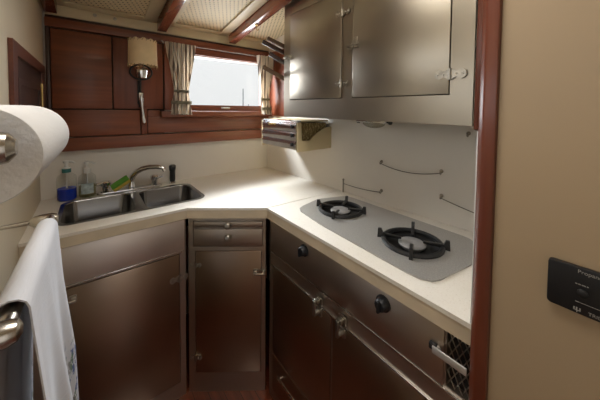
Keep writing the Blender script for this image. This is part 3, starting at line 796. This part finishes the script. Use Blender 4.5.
bx, by0, by1 = -.090, .495, .985
def bzy(y): return 1.116 - .022*(y-by0)/(by1-by0)
tb = thing('towel_bar', 'brushed nickel towel bar on the left wall beside the sink', 'towel bar', (-.20, .74, 1.098))
MB().cyl((bx, by0-.004, bzy(by0)), (bx, by1+.004, bzy(by1)), .0105, seg=18).build('bar', M['nickel'], tb, True)
for y in (by0-.012, by1+.004):
    a = MB().lathe([(.005, 0), (.006, .07), (.014, .080), (.0165, .092), (.0165, .116), (.013, .126), (.006, .130), (.001, .1302)], (-.203, y, bzy(y)-.004), (1, 0, 0), 20)
    a.cyl((-.2045, y, bzy(y)-.004), (-.197, y, bzy(y)-.004), .026, .024, seg=24)
    a.build('arm', M['nickel'], tb, True)
tw = MB()
ty0, ty1 = .520, .915
def tfn(u, v):
    y = ty0 + (ty1-ty0)*u; L1, L2, R9 = .66, .50, .020; arcl = PI*R9; bz = bzy(y)
    s = -L2 + (L1+L2+arcl)*v
    if s < 0:
        d = -s; g = min(1, d*4)
        x = bx - R9 - .012*g*(.6+.5*math.sin(u*19+1.0)) - .02*d; z = bz - d
    elif s < arcl:
        a = s/R9; x = bx - R9*math.cos(a); z = bz + R9*math.sin(a)
    else:
        d = s - arcl; g = min(1, d*3.2)
        fold = .55*math.sin(u*15+.4+d*1.2) + .35*math.sin(u*29+2.0-d*2) + .2*math.sin(u*47)
        x = bx + R9 + g*(.010 + .013*fold) + .030*d; z = bz - d
        y += .10*d*(u-.45)*.55 + .010*g*math.cos(u*15+.4)
    return Vector((x, y, z))
tw.grid(tfn, 70, 120, .0022)
solo('tea_towel', tw, M['towel'], 'white tea towel printed with small herb sprigs draped over the towel bar', 'towel', (bx, .55, 1.098))

# ------------------------------------------------------------------ gas control panel on the partition
gp = thing('gas_control_panel', 'black propane control panel on the cream partition', 'control panel', (.656, .03, 1.096))
MB().prism([(y, z) for y, z in rrect(-.052, .089, 1.056, 1.136, .006, 4)], .6475, .6565, 'yz', bev=.0015).build('plate', M['black_plastic'], gp, True)
def text(s, y, z, h, name='lettering'):
    cu = bpy.data.curves.new('t', 'FONT'); cu.body = s; cu.size = h; cu.extrude = .0002
    to = bpy.data.objects.new('t', cu); C.objects.link(to)
    dg = bpy.context.evaluated_depsgraph_get(); me = bpy.data.meshes.new_from_object(to.evaluated_get(dg))
    bpy.data.objects.remove(to)
    o = bpy.data.objects.new(name, me); C.objects.link(o); me.materials.clear(); me.materials.append(M['lettering'])
    me.transform(WM[gp.name].inverted() @ Matrix.Translation((.6471, y, z)) @ Matrix(((0, 0, -1, 0), (-1, 0, 0, 0), (0, 1, 0, 0), (0, 0, 0, 1))))
    o.parent = gp; return o
text('Propane', .052, 1.1265, .0085)
text('TRID', .0375, 1.0605, .0075)
mk = MB()
for y in (.054, .0545-.0035, .054-.007): mk.box(.6470, .6474, y-.0035/4, y+.0035/4, 1.0625, 1.0665, 0)
mk.box(.6470, .6474, .0462, .0548, 1.0612, 1.0622, 0).box(.6470, .6474, .0499, .0511, 1.058, 1.0612, 0)
mk.build('emblem', M['lettering'], gp, True)
ln = MB().box(.6470, .6474, -.02, .053, 1.0762, 1.0768, 0)
for a, b in ((.0545, .0515), (.051, .0475), (.047, .0415), (.041, .0385)): ln.box(.6470, .6474, b, a-.0006, 1.1064, 1.1082, 0)
ln.build('marking_line', M['lettering'], gp, True)
MB().lathe([(.007, 0), (.007, .003), (.004, .005)], (.6475, .045, 1.094), (-1, 0, 0), 16).build('switch', M['enamel'], gp, True)
MB().lathe([(.005, 0), (.005, .002), (.002, .003)], (.6475, .018, 1.094), (-1, 0, 0), 16).build('indicator_light', M['enamel'], gp, True)

# ------------------------------------------------------------------ outside the window
def mast(px, py, h, r, label):
    m = MB().cyl((px, py, -.6), (px, py, h), r, r*.7, 10)
    tag(solo('mast', m, M['pole'], label, 'mast', (px, py, -.6)), label, 'mast', 'masts beyond the window')
mast(3.25, 6.60, 1.93, .022, 'tall thin grey mast seen through the window')
mast(4.65, 9.0, 1.56, .022, 'shorter grey mast farther off seen through the window')

# ------------------------------------------------------------------ light
w = bpy.data.worlds.new('World'); scene.world = w; w.use_nodes = True
nt = w.node_tree; bg = nt.nodes['Background']
tc = nt.nodes.new('ShaderNodeTexCoord'); sp_ = nt.nodes.new('ShaderNodeSeparateXYZ'); rp = nt.nodes.new('ShaderNodeValToRGB')
nt.links.new(tc.outputs['Generated'], sp_.inputs[0]); nt.links.new(sp_.outputs['Z'], rp.inputs['Fac'])
e = rp.color_ramp.elements; e[0].position = 0.0; e[0].color = (.94, .94, .94, 1); e[1].position = .28; e[1].color = (1.04, 1.04, 1.04, 1)
x = e.new(.75); x.color = (1.6, 1.65, 1.75, 1)
nt.links.new(rp.outputs['Color'], bg.inputs['Color']); bg.inputs['Strength'].default_value = 1.0

def area(name, loc, target, sx, sy, power, col):
    l = bpy.data.lights.new(name, 'AREA'); l.shape = 'RECTANGLE'; l.size = sx; l.size_y = sy; l.energy = power; l.color = col
    o = bpy.data.objects.new(name, l); C.objects.link(o); o.location = loc
    o.rotation_euler = (Vector(target)-Vector(loc)).to_track_quat('-Z', 'Y').to_euler(); return o
# daylight through the galley and side windows, plus added overhead and rear fill lamps
area('daylight_galley_window', (.60, 3.0, 2.50), (.75, 1.7, 1.45), 3.2, .95, 620, (.92, .96, 1.0))
area('daylight_galley_pane', ((WX0+WX1)/2, 1.96, (WZ0+WZ1)/2), ((WX0+WX1)/2-.15, 1.0, 1.45),   .60, .32, 7.5, (.93, .96, 1.0))
area('daylight_hatch', ((HX0+HX1)/2, (HY0+HY1)/2, 2.34), ((HX0+HX1)/2+.02, (HY0+HY1)/2+.02, 0), .52, .56, 10.5, (1.0, .94, .86))  # added fill lamp above the counters, no real hatch known there
area('daylight_side_window', (-.50, .42, 1.62), (.9, .48, 1.40), 1.5, .50, 1.6, (.98, .96, .93))
area('daylight_companionway', (.22, YB-.10, 1.10), (.22, 0, .9), .66, 1.7, .6, (1.0, .80, .60))  # added warm fill lamp behind the camera, its opening is made up

# ------------------------------------------------------------------ camera
f, cy_ = 265.5, 119.2
yaw, pitch, roll = math.radians(38.33), math.radians(2.20), math.radians(-.59)
fw = Vector((math.sin(yaw)*math.cos(pitch), math.cos(yaw)*math.cos(pitch), -math.sin(pitch)))
rt = Vector((math.cos(yaw), -math.sin(yaw), 0)); dn = fw.cross(rt)
r2 = rt*math.cos(roll) + dn*math.sin(roll); d2 = rt*-math.sin(roll) + dn*math.cos(roll)
cam = bpy.data.cameras.new('camera'); co_ = bpy.data.objects.new('camera', cam); C.objects.link(co_)
up = -d2; bk = -fw
co_.matrix_world = Matrix(((r2.x, up.x, bk.x, 0), (r2.y, up.y, bk.y, 0), (r2.z, up.z, bk.z, 1.40), (0, 0, 0, 1)))
cam.sensor_width = 36; cam.lens = 36*f/600; cam.shift_y = (cy_-200)/600; cam.clip_start = .01
scene.camera = co_
scene.view_settings.view_transform = 'Standard'; scene.view_settings.look = 'None'
scene.view_settings.gamma = 1; scene.view_settings.exposure = 0; scene.view_settings.use_curve_mapping = False
scene.cycles.use_denoising = True
scene.cycles.denoising_prefilter = 'ACCURATE'; scene.cycles.sample_clamp_indirect = 2; scene.cycles.use_adaptive_sampling = False
scene.cycles.caustics_reflective = False
scene.cycles.max_bounces = 10; scene.cycles.diffuse_bounces = 6
